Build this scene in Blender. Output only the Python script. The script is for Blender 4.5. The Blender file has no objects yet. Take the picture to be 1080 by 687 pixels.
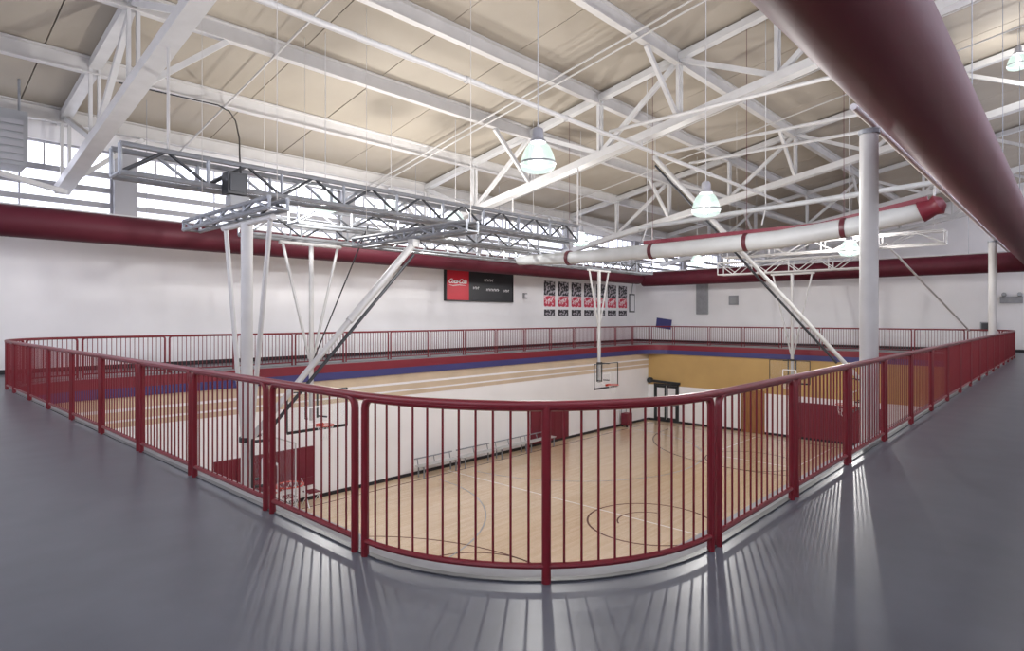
import bpy, math, random
from mathutils import Vector, Matrix
random.seed(7)
C = bpy.context.scene.collection
sc = bpy.context.scene
PI = math.pi

# ------------------------------------------------------------------ camera
YAW = math.radians(42.8)
cd = bpy.data.cameras.new('camera')
cd.sensor_width = 36.0
cd.lens = 36.0 * 645.0 / 1080.0
cd.shift_y = -8.5 / 1080.0
cd.clip_end = 300
cam = bpy.data.objects.new('camera', cd)
cam.location = (0, 0, 1.56)
cam.rotation_euler = (PI / 2, 0, YAW - PI / 2)
C.objects.link(cam)
sc.camera = cam

# ------------------------------------------------------------------ world, exposure
w = bpy.data.worlds.new('overcast_sky')
sc.world = w
w.use_nodes = True
bg = w.node_tree.nodes['Background']
bg.inputs[0].default_value = (0.93, 0.91, 1.0, 1)
bg.inputs[1].default_value = 2.6
sc.view_settings.view_transform = 'Standard'
sc.view_settings.look = 'None'
sc.view_settings.gamma = 1.0
sc.view_settings.use_curve_mapping = False
sc.view_settings.exposure = 0.70
LAMP_W = 1050.0            # watts of one gym lamp

# ------------------------------------------------------------------ materials
def mat(name, col, rough=0.5, metal=0.0, scale=0.0, amt=0.0, bump=0.0, coat=0.0, spec=None, stretch=None):
    m = bpy.data.materials.new(name)
    m.use_nodes = True
    nt = m.node_tree
    b = nt.nodes['Principled BSDF']
    b.inputs['Base Color'].default_value = (*col, 1)
    b.inputs['Roughness'].default_value = rough
    b.inputs['Metallic'].default_value = metal
    if coat:
        b.inputs['Coat Weight'].default_value = coat
        b.inputs['Coat Roughness'].default_value = 0.12
    if spec is not None:
        b.inputs['Specular IOR Level'].default_value = spec
    if scale:
        tc = nt.nodes.new('ShaderNodeTexCoord')
        mp = nt.nodes.new('ShaderNodeMapping')
        if stretch:
            mp.inputs['Scale'].default_value = stretch
        nz = nt.nodes.new('ShaderNodeTexNoise')
        nz.inputs['Scale'].default_value = scale
        nz.inputs['Detail'].default_value = 4
        nt.links.new(tc.outputs['Object'], mp.inputs['Vector'])
        nt.links.new(mp.outputs[0], nz.inputs['Vector'])
        if amt:
            rp = nt.nodes.new('ShaderNodeValToRGB')
            rp.color_ramp.elements[0].position = 0.3
            rp.color_ramp.elements[1].position = 0.7
            rp.color_ramp.elements[0].color = (*[c * (1 - amt) for c in col], 1)
            rp.color_ramp.elements[1].color = (*[min(1, c * (1 + amt)) for c in col], 1)
            nt.links.new(nz.outputs['Fac'], rp.inputs[0])
            nt.links.new(rp.outputs[0], b.inputs['Base Color'])
        if bump:
            bp = nt.nodes.new('ShaderNodeBump')
            bp.inputs['Strength'].default_value = bump
            bp.inputs['Distance'].default_value = 0.02
            nt.links.new(nz.outputs['Fac'], bp.inputs['Height'])
            nt.links.new(bp.outputs[0], b.inputs['Normal'])
    return m

def emit(name, col, s):
    m = bpy.data.materials.new(name)
    m.use_nodes = True
    nt = m.node_tree
    nt.nodes.clear()
    o = nt.nodes.new('ShaderNodeOutputMaterial')
    e = nt.nodes.new('ShaderNodeEmission')
    e.inputs[0].default_value = (*col, 1)
    e.inputs[1].default_value = s
    nt.links.new(e.outputs[0], o.inputs[0])
    return m

def clear_mix(name, tcol, fac, col, rough, emis=0.0, ecol=(1, 1, 1)):
    """transparent sheet with a share FAC of a glossy dielectric"""
    m = bpy.data.materials.new(name)
    m.use_nodes = True
    nt = m.node_tree
    b = nt.nodes['Principled BSDF']
    b.inputs['Base Color'].default_value = (*col, 1)
    b.inputs['Roughness'].default_value = rough
    if emis:
        b.inputs['Emission Color'].default_value = (*ecol, 1)
        b.inputs['Emission Strength'].default_value = emis
    t = nt.nodes.new('ShaderNodeBsdfTransparent')
    t.inputs[0].default_value = (*tcol, 1)
    mx = nt.nodes.new('ShaderNodeMixShader')
    mx.inputs[0].default_value = fac
    nt.links.new(t.outputs[0], mx.inputs[1])
    nt.links.new(b.outputs[0], mx.inputs[2])
    nt.links.new(mx.outputs[0], nt.nodes['Material Output'].inputs[0])
    return m

M = {}
M['maroon'] = mat('maroon_paint', (0.175, 0.009, 0.018), 0.35)
M['duct'] = mat('maroon_fabric', (0.088, 0.011, 0.022), 0.55, spec=0.3, scale=1.2, amt=0.12, bump=0.25, stretch=(0.3, 3, 3))
M['duct_band'] = mat('maroon_band', (0.085, 0.012, 0.022), 0.45)
M['white_steel'] = mat('white_painted_steel', (0.52, 0.515, 0.51), 0.4, scale=3, amt=0.05)
M['grey_steel'] = mat('galvanised_steel', (0.27, 0.285, 0.31), 0.4, metal=0.4, scale=6, amt=0.12)
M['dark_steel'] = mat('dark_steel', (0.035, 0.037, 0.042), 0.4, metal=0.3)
M['purlin'] = mat('offwhite_steel', (0.47, 0.455, 0.44), 0.5, scale=2, amt=0.06)
M['deck'] = mat('tan_roof_board', (0.34, 0.302, 0.247), 0.75, scale=0.7, amt=0.05)
M['deck_back'] = mat('roof_joint', (0.16, 0.13, 0.11), 0.9)
M['wall'] = mat('white_block_wall', (0.80, 0.79, 0.80), 0.6, scale=0.6, amt=0.04, bump=0.06)
M['wall_low'] = mat('white_gym_wall', (0.86, 0.855, 0.86), 0.4, scale=0.6, amt=0.03)
M['tan_band'] = mat('tan_wall_band', (0.60, 0.48, 0.35), 0.35, scale=0.8, amt=0.1)
M['mustard'] = mat('mustard_paint', (0.52, 0.34, 0.13), 0.4, scale=0.8, amt=0.06)
M['red'] = mat('red_fascia', (0.19, 0.014, 0.028), 0.4)
M['blue'] = mat('navy_fascia', (0.045, 0.045, 0.17), 0.4)
M['rubber'] = mat('grey_rubber_floor', (0.108, 0.115, 0.134), 0.33, scale=2.2, amt=0.10, bump=0.02, spec=0.30)
M['rubber_edge'] = mat('rubber_edging', (0.045, 0.047, 0.055), 0.4)
M['curb'] = mat('concrete_curb', (0.27, 0.275, 0.29), 0.6, scale=5, amt=0.1)
M['black'] = mat('black_rubber_base', (0.012, 0.012, 0.016), 0.5)
M['pad'] = mat('maroon_vinyl', (0.16, 0.012, 0.028), 0.45)
M['vinyl'] = mat('grey_white_vinyl', (0.46, 0.475, 0.485), 0.45, scale=3, amt=0.05, bump=0.2)
M['orange'] = mat('red_rim_paint', (0.55, 0.04, 0.02), 0.35)
M['net'] = mat('white_cord', (0.75, 0.75, 0.75), 0.8)
M['board_red'] = mat('bright_red_panel', (0.55, 0.012, 0.03), 0.4)
M['board_black'] = mat('black_panel', (0.012, 0.013, 0.016), 0.4)
M['print_white'] = mat('white_print', (0.85, 0.85, 0.85), 0.6)
M['print_red'] = mat('red_print', (0.62, 0.05, 0.09), 0.6)
M['paper'] = mat('poster_white', (0.80, 0.79, 0.81), 0.7)
M['wood_door'] = mat('brown_wood_door', (0.30, 0.13, 0.04), 0.4, scale=4, amt=0.2, stretch=(6, 6, 0.5))
M['plastic_grey'] = mat('grey_plastic', (0.30, 0.31, 0.32), 0.5)
M['pilaster'] = mat('backlit_pilaster_grey', (0.33, 0.33, 0.35), 0.5)  # backlit shade of the pilasters put into the grey; plain grey elsewhere
M['line'] = mat('court_line_paint', (0.16, 0.08, 0.06), 0.25)
M['line_white'] = mat('court_line_white', (0.85, 0.80, 0.72), 0.25)
M['glass'] = clear_mix('window_glass', (0.95, 0.97, 1.0), 0.08, (0.9, 0.95, 1), 0.05)
M['board_glass'] = clear_mix('backboard_glass', (0.985, 0.99, 0.99), 0.04, (0.7, 0.75, 0.78), 0.05)
M['shade'] = clear_mix('prismatic_lamp_glass', (0.97, 0.99, 0.985), 0.62, (0.0, 0.0, 0.0), 0.15, 0.62, (0.80, 1.0, 0.92))
M['bulb'] = emit('lamp_bulb', (0.95, 1.0, 0.97), 5.0)
M['diffuser'] = emit('lamp_lens', (0.97, 1.0, 0.98), 2.2)

def maple():
    m = mat('maple_floor', (0.52, 0.35, 0.19), 0.22, coat=0.35)
    nt = m.node_tree
    b = nt.nodes['Principled BSDF']
    tc = nt.nodes.new('ShaderNodeTexCoord')
    br = nt.nodes.new('ShaderNodeTexBrick')
    br.inputs['Scale'].default_value = 1.0
    br.inputs['Brick Width'].default_value = 1.1
    br.inputs['Row Height'].default_value = 0.07
    br.inputs['Mortar Size'].default_value = 0.002
    br.inputs['Color1'].default_value = (0.74, 0.57, 0.40, 1)
    br.inputs['Color2'].default_value = (0.67, 0.50, 0.33, 1)
    br.inputs['Mortar'].default_value = (0.42, 0.29, 0.17, 1)
    nt.links.new(tc.outputs['Object'], br.inputs['Vector'])
    nt.links.new(br.outputs['Color'], b.inputs['Base Color'])
    return m
M['maple'] = maple()

def speckle(name, dark, light, scale):
    m = mat(name, dark, 0.6)
    nt = m.node_tree
    b = nt.nodes['Principled BSDF']
    tc = nt.nodes.new('ShaderNodeTexCoord')
    nz = nt.nodes.new('ShaderNodeTexNoise')
    nz.inputs['Scale'].default_value = scale
    nz.inputs['Detail'].default_value = 2
    rp = nt.nodes.new('ShaderNodeValToRGB')
    rp.color_ramp.interpolation = 'CONSTANT'
    rp.color_ramp.elements[0].color = (*dark, 1)
    rp.color_ramp.elements[1].position = 0.54
    rp.color_ramp.elements[1].color = (*light, 1)
    nt.links.new(tc.outputs['Object'], nz.inputs['Vector'])
    nt.links.new(nz.outputs['Fac'], rp.inputs[0])
    nt.links.new(rp.outputs[0], b.inputs['Base Color'])
    return m
M['photo'] = speckle('poster_photo', (0.03, 0.028, 0.035), (0.45, 0.42, 0.46), 6.5)
M['photo_red'] = speckle('poster_photo_red', (0.55, 0.04, 0.08), (0.80, 0.60, 0.64), 6.5)

# ------------------------------------------------------------------ mesh helpers
class MB:
    def __init__(s):
        s.v, s.f = [], []
    def add(s, vs, fs):
        n = len(s.v)
        s.v += [Vector(p) for p in vs]
        s.f += [[i + n for i in f] for f in fs]
        return s
    def box(s, lo, hi):
        x0, y0, z0 = lo
        x1, y1, z1 = hi
        return s.add([(x0, y0, z0), (x1, y0, z0), (x1, y1, z0), (x0, y1, z0), (x0, y0, z1), (x1, y0, z1), (x1, y1, z1), (x0, y1, z1)],
                     [(3, 2, 1, 0), (4, 5, 6, 7), (0, 1, 5, 4), (1, 2, 6, 5), (2, 3, 7, 6), (3, 0, 4, 7)])
    def bar(s, p0, p1, wd, h, up=(0, 0, 1)):
        p0, p1 = Vector(p0), Vector(p1)
        d = (p1 - p0).normalized()
        a = d.cross(Vector(up))
        if a.length < 1e-4:
            a = d.cross(Vector((1, 0, 0)))
        a.normalize()
        b = a.cross(d)
        o = [(-wd / 2, -h / 2), (wd / 2, -h / 2), (wd / 2, h / 2), (-wd / 2, h / 2)]
        vs = [p + a * q[0] + b * q[1] for p in (p0, p1) for q in o]
        return s.add(vs, [(0, 1, 2, 3), (7, 6, 5, 4), (0, 4, 5, 1), (1, 5, 6, 2), (2, 6, 7, 3), (3, 7, 4, 0)])
    def path(s, pts, r, n=8, closed=False):
        pts = [Vector(p) for p in pts]
        N = len(pts)
        rings = []
        ref = None
        for i, p in enumerate(pts):
            if closed:
                t = (pts[(i + 1) % N] - pts[i - 1]).normalized()
            else:
                t = (pts[min(i + 1, N - 1)] - pts[max(i - 1, 0)]).normalized()
            if ref is None:
                ref = Vector((0, 0, 1)) if abs(t.z) < 0.9 else Vector((1, 0, 0))
            a = (ref - t * ref.dot(t)).normalized()
            ref = a
            b = t.cross(a)
            rr = r[i] if isinstance(r, (list, tuple)) else r
            rings.append([p + (a * math.cos(2 * PI * k / n) + b * math.sin(2 * PI * k / n)) * rr for k in range(n)])
        vs = [q for g in rings for q in g]
        fs = []
        for i in range(N if closed else N - 1):
            j = (i + 1) % N
            for k in range(n):
                l = (k + 1) % n
                fs.append((i * n + k, i * n + l, j * n + l, j * n + k))
        if not closed:
            fs.append(tuple(reversed(range(n))))
            fs.append(tuple((N - 1) * n + k for k in range(n)))
        return s.add(vs, fs)
    def tube(s, p0, p1, r, n=10):
        return s.path([p0, p1], r, n)
    def lathe(s, prof, c=(0, 0, 0), n=24, caps=True):
        c = Vector(c)
        vs = [c + Vector((r * math.cos(2 * PI * k / n), r * math.sin(2 * PI * k / n), z)) for r, z in prof for k in range(n)]
        fs = []
        for i in range(len(prof) - 1):
            for k in range(n):
                l = (k + 1) % n
                fs.append((i * n + k, i * n + l, (i + 1) * n + l, (i + 1) * n + k))
        if caps:
            fs.append(tuple(reversed(range(n))))
            fs.append(tuple((len(prof) - 1) * n + k for k in range(n)))
        return s.add(vs, fs)
    def prism(s, poly, ax, lo, hi):
        """poly of 2-D points extruded along axis ax ('x','y','z')"""
        def P(q, t):
            return {'x': (t, q[0], q[1]), 'y': (q[0], t, q[1]), 'z': (q[0], q[1], t)}[ax]
        n = len(poly)
        vs = [P(q, lo) for q in poly] + [P(q, hi) for q in poly]
        fs = [tuple(range(n)), tuple(reversed(range(n, 2 * n)))] + [(i, i + n, (i + 1) % n + n, (i + 1) % n) for i in range(n)]
        return s.add(vs, fs)
    def mesh(s, name, m, origin=(0, 0, 0), smooth=False):
        o = Vector(origin)
        me = bpy.data.meshes.new(name)
        me.from_pydata([v - o for v in s.v], [], s.f)
        me.validate()
        import bmesh
        bm = bmesh.new()
        bm.from_mesh(me)
        bmesh.ops.recalc_face_normals(bm, faces=bm.faces)
        bm.to_mesh(me)
        bm.free()
        if m is not None:
            me.materials.append(m)
        if smooth:
            me.shade_smooth()
            me.set_sharp_from_angle(angle=math.radians(40))
        return me
    def build(s, name, m, parent=None, smooth=False):
        """vertices are in world space; the child is stored relative to its parent chain (no rotations are used)"""
        o = Vector((0, 0, 0))
        p = parent
        while p is not None:
            o += p.location
            p = p.parent
        ob = bpy.data.objects.new(name, s.mesh(name, m, o, smooth))
        ob.parent = parent
        C.objects.link(ob)
        return ob

def inst(name, me, parent, loc, rot=(0, 0, 0)):
    ob = bpy.data.objects.new(name, me)
    o = Vector(loc)
    p = parent
    while p is not None:
        o -= p.location
        p = p.parent
    ob.location = o
    ob.rotation_euler = rot
    ob.parent = parent
    C.objects.link(ob)
    return ob

def tag(o, label=None, cat=None, group=None, kind=None):
    if label: o['label'] = label
    if cat: o['category'] = cat
    if group: o['group'] = group
    if kind: o['kind'] = kind
    return o

def thing(name, loc, label, cat, group=None):
    o = bpy.data.objects.new(name, None)
    o.location = loc
    o.empty_display_size = 0.2
    C.objects.link(o)
    return tag(o, label, cat, group)

def struct(o, label=None):
    return tag(o, label, kind='structure')

# ------------------------------------------------------------------ dimensions
X0, X1, Y0, Y1, RR = 2.28, 32.0, 1.8, 18.7, 1.68      # centre line of the railing ring
ZC = -4.45                                            # court floor
WX0, WX1, WY0, WY1 = -1.6, 35.3, -1.6, 21.5           # outer walls of the track hall
BX1 = 54.3                                            # the roof runs on over the next hall to here
SL = 0.184
def deck_z(y): return 11.28 - SL * y
def chord_z(y): return 9.04 - SL * y
PUR = [20.95, 17.9, 14.85, 11.8, 8.9, 6.0, 3.2, 0.4]

def ring(off, n=14):
    """rounded rectangle, offset OFF towards the court, counter-clockwise"""
    r = RR - off
    xs, xe, ys, ye = X0 + off, X1 - off, Y0 + off, Y1 - off
    pts = []
    for cx, cy, a0 in ((xs + r, ys + r, PI), (xe - r, ys + r, 1.5 * PI), (xe - r, ye - r, 0), (xs + r, ye - r, 0.5 * PI)):
        for k in range(n + 1):
            a = a0 + 0.5 * PI * k / n
            pts.append((cx + r * math.cos(a), cy + r * math.sin(a)))
    return pts

def ring_band(mb, o0, o1, z0, z1):
    """closed band between two offsets of the ring"""
    a, b = ring(o0), ring(o1)
    n = len(a)
    vs = [(x, y, z0) for x, y in a] + [(x, y, z0) for x, y in b] + [(x, y, z1) for x, y in a] + [(x, y, z1) for x, y in b]
    fs = []
    for i in range(n):
        j = (i + 1) % n
        fs += [(2 * n + i, 2 * n + j, 3 * n + j, 3 * n + i), (i, n + i, n + j, j), (i, j, 2 * n + j, 2 * n + i), (n + i, 3 * n + i, 3 * n + j, n + j)]
    return mb.add(vs, fs)

# ------------------------------------------------------------------ setting: floors
mb = MB()
a = ring(0.03)
n4 = len(a)
outer = []
for i, (x, y) in enumerate(a):
    q = i // 15
    cx, cy = ((WX0, WY0), (WX1, WY0), (WX1, WY1), (WX0, WY1))[q]
    k = i % 15
    # fan from the corner of the outer rectangle; first half slides along one side, second along the other
    if k < 7:
        outer.append((cx, y) if q in (0, 2) else (x, cy))
    elif k == 7:
        outer.append((cx, cy))
    else:
        outer.append((x, cy) if q in (0, 2) else (cx, y))
for z, rev in ((0.0, False), (-0.22, True)):
    vs = [(x, y, z) for x, y in a] + [(x, y, z) for x, y in outer]
    fs = [(i, (i + 1) % n4, n4 + (i + 1) % n4, n4 + i) for i in range(n4)]
    mb.add(vs, fs)
struct(mb.build('track_floor', M['rubber']), 'dark grey rubber running track floor around the opening')
struct(ring_band(MB(), 0.0, 0.045, -0.02, 0.012).build('trim_1', M['rubber_edge']))
struct(ring_band(MB(), 0.045, 0.20, -0.25, 0.004).build('trim_2', M['curb']), 'pale concrete curb under the railing')
struct(ring_band(MB(), 0.10, 0.215, -0.30, -0.02).build('trim_3', M['red']), 'red fascia band on the edge of the track')
struct(ring_band(MB(), 0.10, 0.205, -0.55, -0.30).build('trim_4', M['blue']), 'navy fascia band below the red one')

LX0, LX1, LY0, LY1 = X0 + 0.12, X1 - 0.12, Y0 + 0.12, Y1 - 0.12   # lower walls
fl = MB().box((LX0, LY0, ZC - 0.2), (LX1, LY1, ZC)).build('floor', M['maple'])
struct(fl, 'blond maple basketball court floor with dark lines')

def strip(pts, wd, z=ZC + 0.002):
    m = MB()
    for p, q in zip(pts[:-1], pts[1:]):
        m.bar((p[0], p[1], z), (q[0], q[1], z), wd, 0.003)
    return m
def arc(cx, cy, r, a0, a1, n=40):
    return [(cx + r * math.cos(a0 + (a1 - a0) * k / n), cy + r * math.sin(a0 + (a1 - a0) * k / n)) for k in range(n + 1)]
CX, CY = 15.9, 9.2
strip(arc(CX, CY, 1.83, 0, 2 * PI, 48), 0.06).build('court_line', M['line'], fl)
strip(arc(CX, CY, 0.95, 0.3, 2.4, 24) , 0.05).build('court_line', M['line'], fl)
strip([(CX, LY0 + .4), (CX, LY1 - .4)], 0.06).build('court_line', M['line_white'], fl)
strip([(4.0, LY0 + .7), (30.9, LY0 + .7), (30.9, LY1 - .7), (4.0, LY1 - .7), (4.0, LY0 + .7)], 0.06).build('court_line', M['line'], fl)
for bx, s in ((5.2, 1), (29.9, -1)):
    strip(arc(bx, 10.1, 6.1, -PI / 2, PI / 2, 40) if s > 0 else arc(bx, 10.1, 6.1, PI / 2, 1.5 * PI, 40), 0.05).build('court_line', M['line'], fl)
    fx = bx + s * 4.3
    strip([(bx - s * 1.2, 8.3), (fx, 8.3), (fx, 11.9), (bx - s * 1.2, 11.9)], 0.05).build('court_line', M['line_white'], fl)
    strip(arc(fx, 10.1, 1.8, 0, 2 * PI, 40), 0.05).build('court_line', M['line'], fl)
for bx in (8.8, 22.6):
    strip(arc(bx, 17.4, 6.0, PI, 2 * PI, 40), 0.045).build('court_line', M['plastic_grey'], fl)

# ------------------------------------------------------------------ setting: walls
def wall_box(name, lo, hi, m='wall', label=None):
    return struct(MB().box(lo, hi).build(name, M[m]), label)
PIL = [-1.6, 5.7, 13.5, 20.6, 28.0, 35.3, 42.0, 48.4, 54.3]
mb = MB()
mb.box((WX0, WY1, 0), (BX1, WY1 + .25, 4.55)).box((WX0, WY1, 6.6), (BX1, WY1 + .25, 7.6))
struct(mb.build('wall_left', M['wall']), 'long white block wall beyond the far track, windows along its top')
for x in PIL:
    struct(MB().box((max(WX0, x - .3), WY1 - .12, 4.55), (min(BX1, x + .3), WY1 + .25, 6.6)).build('pilaster', M['pilaster']))
z0, z1 = deck_z(WY0 - .3) + .2, deck_z(WY1 + .3) + .2
struct(MB().prism([(WY0 - .25, 0), (WY1 + .25, 0), (WY1 + .25, z1), (WY0 - .25, z0)], 'x', BX1, BX1 + .25).build('wall_far', M['wall']),
       'white gable wall of the next hall, seen over the end wall')
struct(MB().box((WX1 + .25, WY0, -.2), (BX1, WY1, 0)).build('floor_far', M['maple']))  # unseen floor, pale maple chosen to bounce light onto the roof
struct(MB().box((WX1, WY0 - .25, 0), (WX1 + .25, WY1, 4.55)).build('wall_back', M['wall']),
       'white end wall beyond the far end of the track')
# unseen walls behind and beside the camera, given tall windows for fill light
mb = MB().box((WX0, WY0 - .25, 0), (BX1, WY0, 4.6)).box((WX0, WY0 - .25, 9.4), (BX1, WY0, 11.9))
for x in PIL:
    mb.box((max(WX0, x - .4), WY0 - .25, 4.6), (min(BX1, x + .4), WY0, 9.4))
struct(mb.build('wall_right', M['wall']))
PILF = [-1.6, 4.2, 10.0, 15.8, 21.5]
mb = MB().box((WX0 - .25, WY0, 0), (WX0, WY1, 2.4)).prism([(WY0, 6.2), (WY1, 6.2), (WY1, z1), (WY0, z0)], 'x', WX0 - .25, WX0)
for y in PILF:
    mb.box((WX0 - .25, max(WY0, y - .4), 2.4), (WX0, min(WY1, y + .4), 6.2))
struct(mb.build('wall_front', M['wall']))
T = 0.15
wall_box('wall_left_lower', (LX0, LY1, ZC), (LX1, LY1 + T, -.22), 'wall_low', 'white gym wall under the far track')
wall_box('wall_back_lower', (LX1, LY0, ZC), (LX1 + T, LY1, -.22), 'wall_low', 'white gym end wall with a mustard upper band')
wall_box('wall_right_lower', (LX0, LY0 - T, ZC), (LX1, LY0, -.22), 'wall_low')
wall_box('wall_front_lower', (LX0 - T, LY0, ZC), (LX0, LY1, -.22), 'wall_low')
# tan and mustard bands, with two pale stripes across the tan
struct(MB().box((LX0, LY1 - .012, -1.36), (LX1, LY1 + .01, -.53)).build('trim_5', M['tan_band']), 'tan band below the navy fascia')
struct(MB().box((LX0, LY1 - .018, -.94), (LX1, LY1 + .005, -.86)).build('trim_6', M['paper']))
struct(MB().box((LX0, LY1 - .018, -1.21), (LX1, LY1 + .005, -1.15)).build('trim_7', M['paper']))
struct(MB().box((LX1 - .012, LY0, -2.35), (LX1 + .01, LY1, -.53)).build('trim_8', M['mustard']), 'mustard painted band on the end wall')
struct(MB().box((LX0, LY1 - .02, ZC), (LX1, LY1 + .01, ZC + .12)).build('baseboard_left_lower', M['black']))
struct(MB().box((LX1 - .02, LY0, ZC), (LX1 + .01, LY1, ZC + .12)).build('baseboard_back_lower', M['black']))
struct(MB().box((WX0, WY1 - .02, 0), (WX1, WY1 + .01, .13)).build('baseboard_left', M['black']))
struct(MB().box((WX1 - .02, WY0, 0), (WX1 + .01, WY1, .13)).build('baseboard_back', M['black']))

# ------------------------------------------------------------------ windows
wn = [0]
def window(xa, xb, y, za, zb, rows, cols, axis='x', fr='grey_steel', lab=None):
    """rows: list of z limits from bottom to top; cols: panes per row"""
    wn[0] += 1
    e = bpy.data.objects.new('window_%d' % wn[0], None)
    c = ((xa + xb) / 2, y, za) if axis == 'x' else (y, (xa + xb) / 2, za)
    e.location = c
    C.objects.link(e)
    struct(e, lab)
    def B(m, a0, a1, d0, d1, zz0, zz1):
        if axis == 'x': m.box((a0, y + d0, zz0), (a1, y + d1, zz1))
        else: m.box((y + d0, a0, zz0), (y + d1, a1, zz1))
    f = MB()
    B(f, xa, xb, -.04, .06, za, za + .06); B(f, xa, xb, -.04, .06, zb - .06, zb)
    B(f, xa, xa + .06, -.04, .06, za, zb); B(f, xb - .06, xb, -.04, .06, za, zb)
    f.build('frame', M[fr], e)
    for i in range(len(rows) - 1):
        r0, r1 = rows[i], rows[i + 1]
        if i:
            t = MB(); B(t, xa + .06, xb - .06, -.05, .05, r0 - .08, r0 + .08); t.build('transom', M[fr], e)
        for k in range(cols[i]):
            a0 = xa + (xb - xa) * k / cols[i]; a1 = xa + (xb - xa) * (k + 1) / cols[i]
            p = MB(); B(p, a0 + .02, a1 - .02, 0, .01, r0 + .04, r1 - .04); p.build('pane', M['glass'], e)
            if k:
                q = MB(); B(q, a0 - .02, a0 + .02, -.03, .04, r0, r1); q.build('mullion', M[fr], e)
for i in range(8):
    window(PIL[i] + .3, PIL[i + 1] - .3, WY1 + .12, 4.55, 6.6, [4.55, 4.95, 5.4, 5.85, 6.6], [3, 3, 3, 12], fr='pilaster',
           lab='clerestory window bay %s along the top of the long wall' % ('one', 'two', 'three', 'four', 'five', 'six', 'seven', 'eight')[i])
for i in range(8):
    window(PIL[i] + .4, PIL[i + 1] - .4, WY0 - .12, 4.6, 9.4, [4.6, 6.2, 7.8, 9.4], [4, 4, 4])  # unseen side windows, continued over the next hall for more light
for i in range(4):
    window(PILF[i] + .4, PILF[i + 1] - .4, WX0 - .12, 2.4, 6.2, [2.4, 4.3, 6.2], [4, 4], axis='y')  # unseen windows added behind the camera for fill light

# ------------------------------------------------------------------ ceiling
ya, yb = WY0 - .3, WY1 + .3
ce = MB().prism([(ya, deck_z(ya) + .07), (yb, deck_z(yb) + .07), (yb, deck_z(yb) + .25), (ya, deck_z(ya) + .25)], 'x', WX0 - .3, BX1 + .3).build('ceiling', M['deck_back'])
struct(ce, 'tan board roof deck sloping down to the long wall')
rows = [yb] + PUR + [ya]
NX = 23
px = (BX1 - WX0 + .4) / NX
for i in range(len(rows) - 1):
    y1_, y0_ = rows[i], rows[i + 1]
    yc = (y0_ + y1_) / 2
    g = .012
    me = MB().prism([(y0_ + g - yc, deck_z(y0_ + g) - deck_z(yc)), (y1_ - g - yc, deck_z(y1_ - g) - deck_z(yc)),
                     (y1_ - g - yc, deck_z(y1_ - g) - deck_z(yc) + .08), (y0_ + g - yc, deck_z(y0_ + g) - deck_z(yc) + .08)],
                    'x', -px / 2 + .014, px / 2 - .014).mesh('panel', M['deck'])
    for k in range(NX):
        inst('panel', me, ce, (WX0 - .2 + px * (k + .5), yc, deck_z(yc) + random.uniform(-.006, .006)))

ORD = ['lowest', 'second lowest', 'third', 'fourth', 'fifth', 'sixth', 'seventh', 'topmost']
for i, y in enumerate(PUR):
    z = deck_z(y)
    a_, t_, h_ = .10, .035, .42
    sec = [(-a_, 0), (a_, 0), (a_, -t_), (.018, -t_ - .02), (.018, -h_ + t_ + .02), (a_, -h_ + t_), (a_, -h_), (-a_, -h_), (-a_, -h_ + t_), (-.018, -h_ + t_ + .02), (-.018, -t_ - .02), (-a_, -t_)]
    o = MB().prism([(y + p, z + q) for p, q in sec], 'x', WX0, BX1).build('roof_purlin', M['purlin'])
    tag(o, 'white steel roof purlin, %s counted up from the long window wall' % ORD[i], 'purlin', 'roof purlins')

# ------------------------------------------------------------------ roof trusses
def truss(x, label):
    ys = [WY1 - .05] + PUR + [WY0 + .05]
    e = thing('roof_truss', (x, 10, chord_z(10)), label, 'truss', 'roof trusses')
    MB().bar((x, ys[0], chord_z(ys[0]) + .12), (x, ys[-1], chord_z(ys[-1]) + .12), .36, .24).build('bottom_chord', M['white_steel'], e)
    MB().bar((x, ys[0], chord_z(ys[0]) + 2.06), (x, ys[-1], chord_z(ys[-1]) + 2.06), .26, .20).build('top_chord', M['white_steel'], e)
    for i, y in enumerate(PUR):
        m = MB()
        for s in (-.09, .09):
            m.bar((x + s, y, chord_z(y) + .18), (x + s, y, chord_z(y) + 2.0), .07, .10, (0, 1, 0))
        m.build('web_post', M['white_steel'], e)
        if i % 2 == 1 or i == 0:   # bottom nodes at 17.6, 11.8, 6.0, 0.4
            for j in ((i - 1, i + 1) if i else ()):
                if 0 <= j < len(PUR):
                    y2 = PUR[j]
                    MB().bar((x, y, chord_z(y) + .2), (x, y2, chord_z(y2) + 2.0), .12, .14).build('web_diagonal', M['white_steel'], e)
        if i % 2 == 0:             # knee braces from the other nodes out to the purlin
            for s in ((1,) if x < 10 else (-1,)):
                if x + s * 2 < BX1:
                    MB().bar((x + s * .12, y, chord_z(y) + .22), (x + s * 1.95, y, deck_z(y) - .44), .11, .13).build('knee_brace', M['white_steel'], e)
    return e
truss(4.1, 'white steel roof truss nearest the camera, running off the top of the frame')
truss(17.1, 'white steel roof truss crossing behind the big glass pendant lamp')
truss(27.5, 'white steel roof truss just beyond the rolled curtain, behind the tall column')
truss(38.5, 'white steel roof truss just past the end wall, over the next hall')
truss(48.5, 'farthest white steel roof truss, near the gable of the next hall')

# thin conduits under the purlins, up the slope
for i, x in enumerate((7.2, 14.3, 14.62, 21.5, 24.6)):
    m = MB().tube((x, WY1 - .1, deck_z(WY1 - .1) - .455), (x, WY0 + .1, deck_z(WY0 + .1) - .455), .028, 8)
    tag(m.build('roof_conduit', M['purlin'], smooth=True),
        'thin white conduit climbing the roof slope, %s counted from the camera end' % ('first', 'second', 'third', 'fourth', 'fifth')[i], 'conduit', 'roof conduits')

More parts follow.
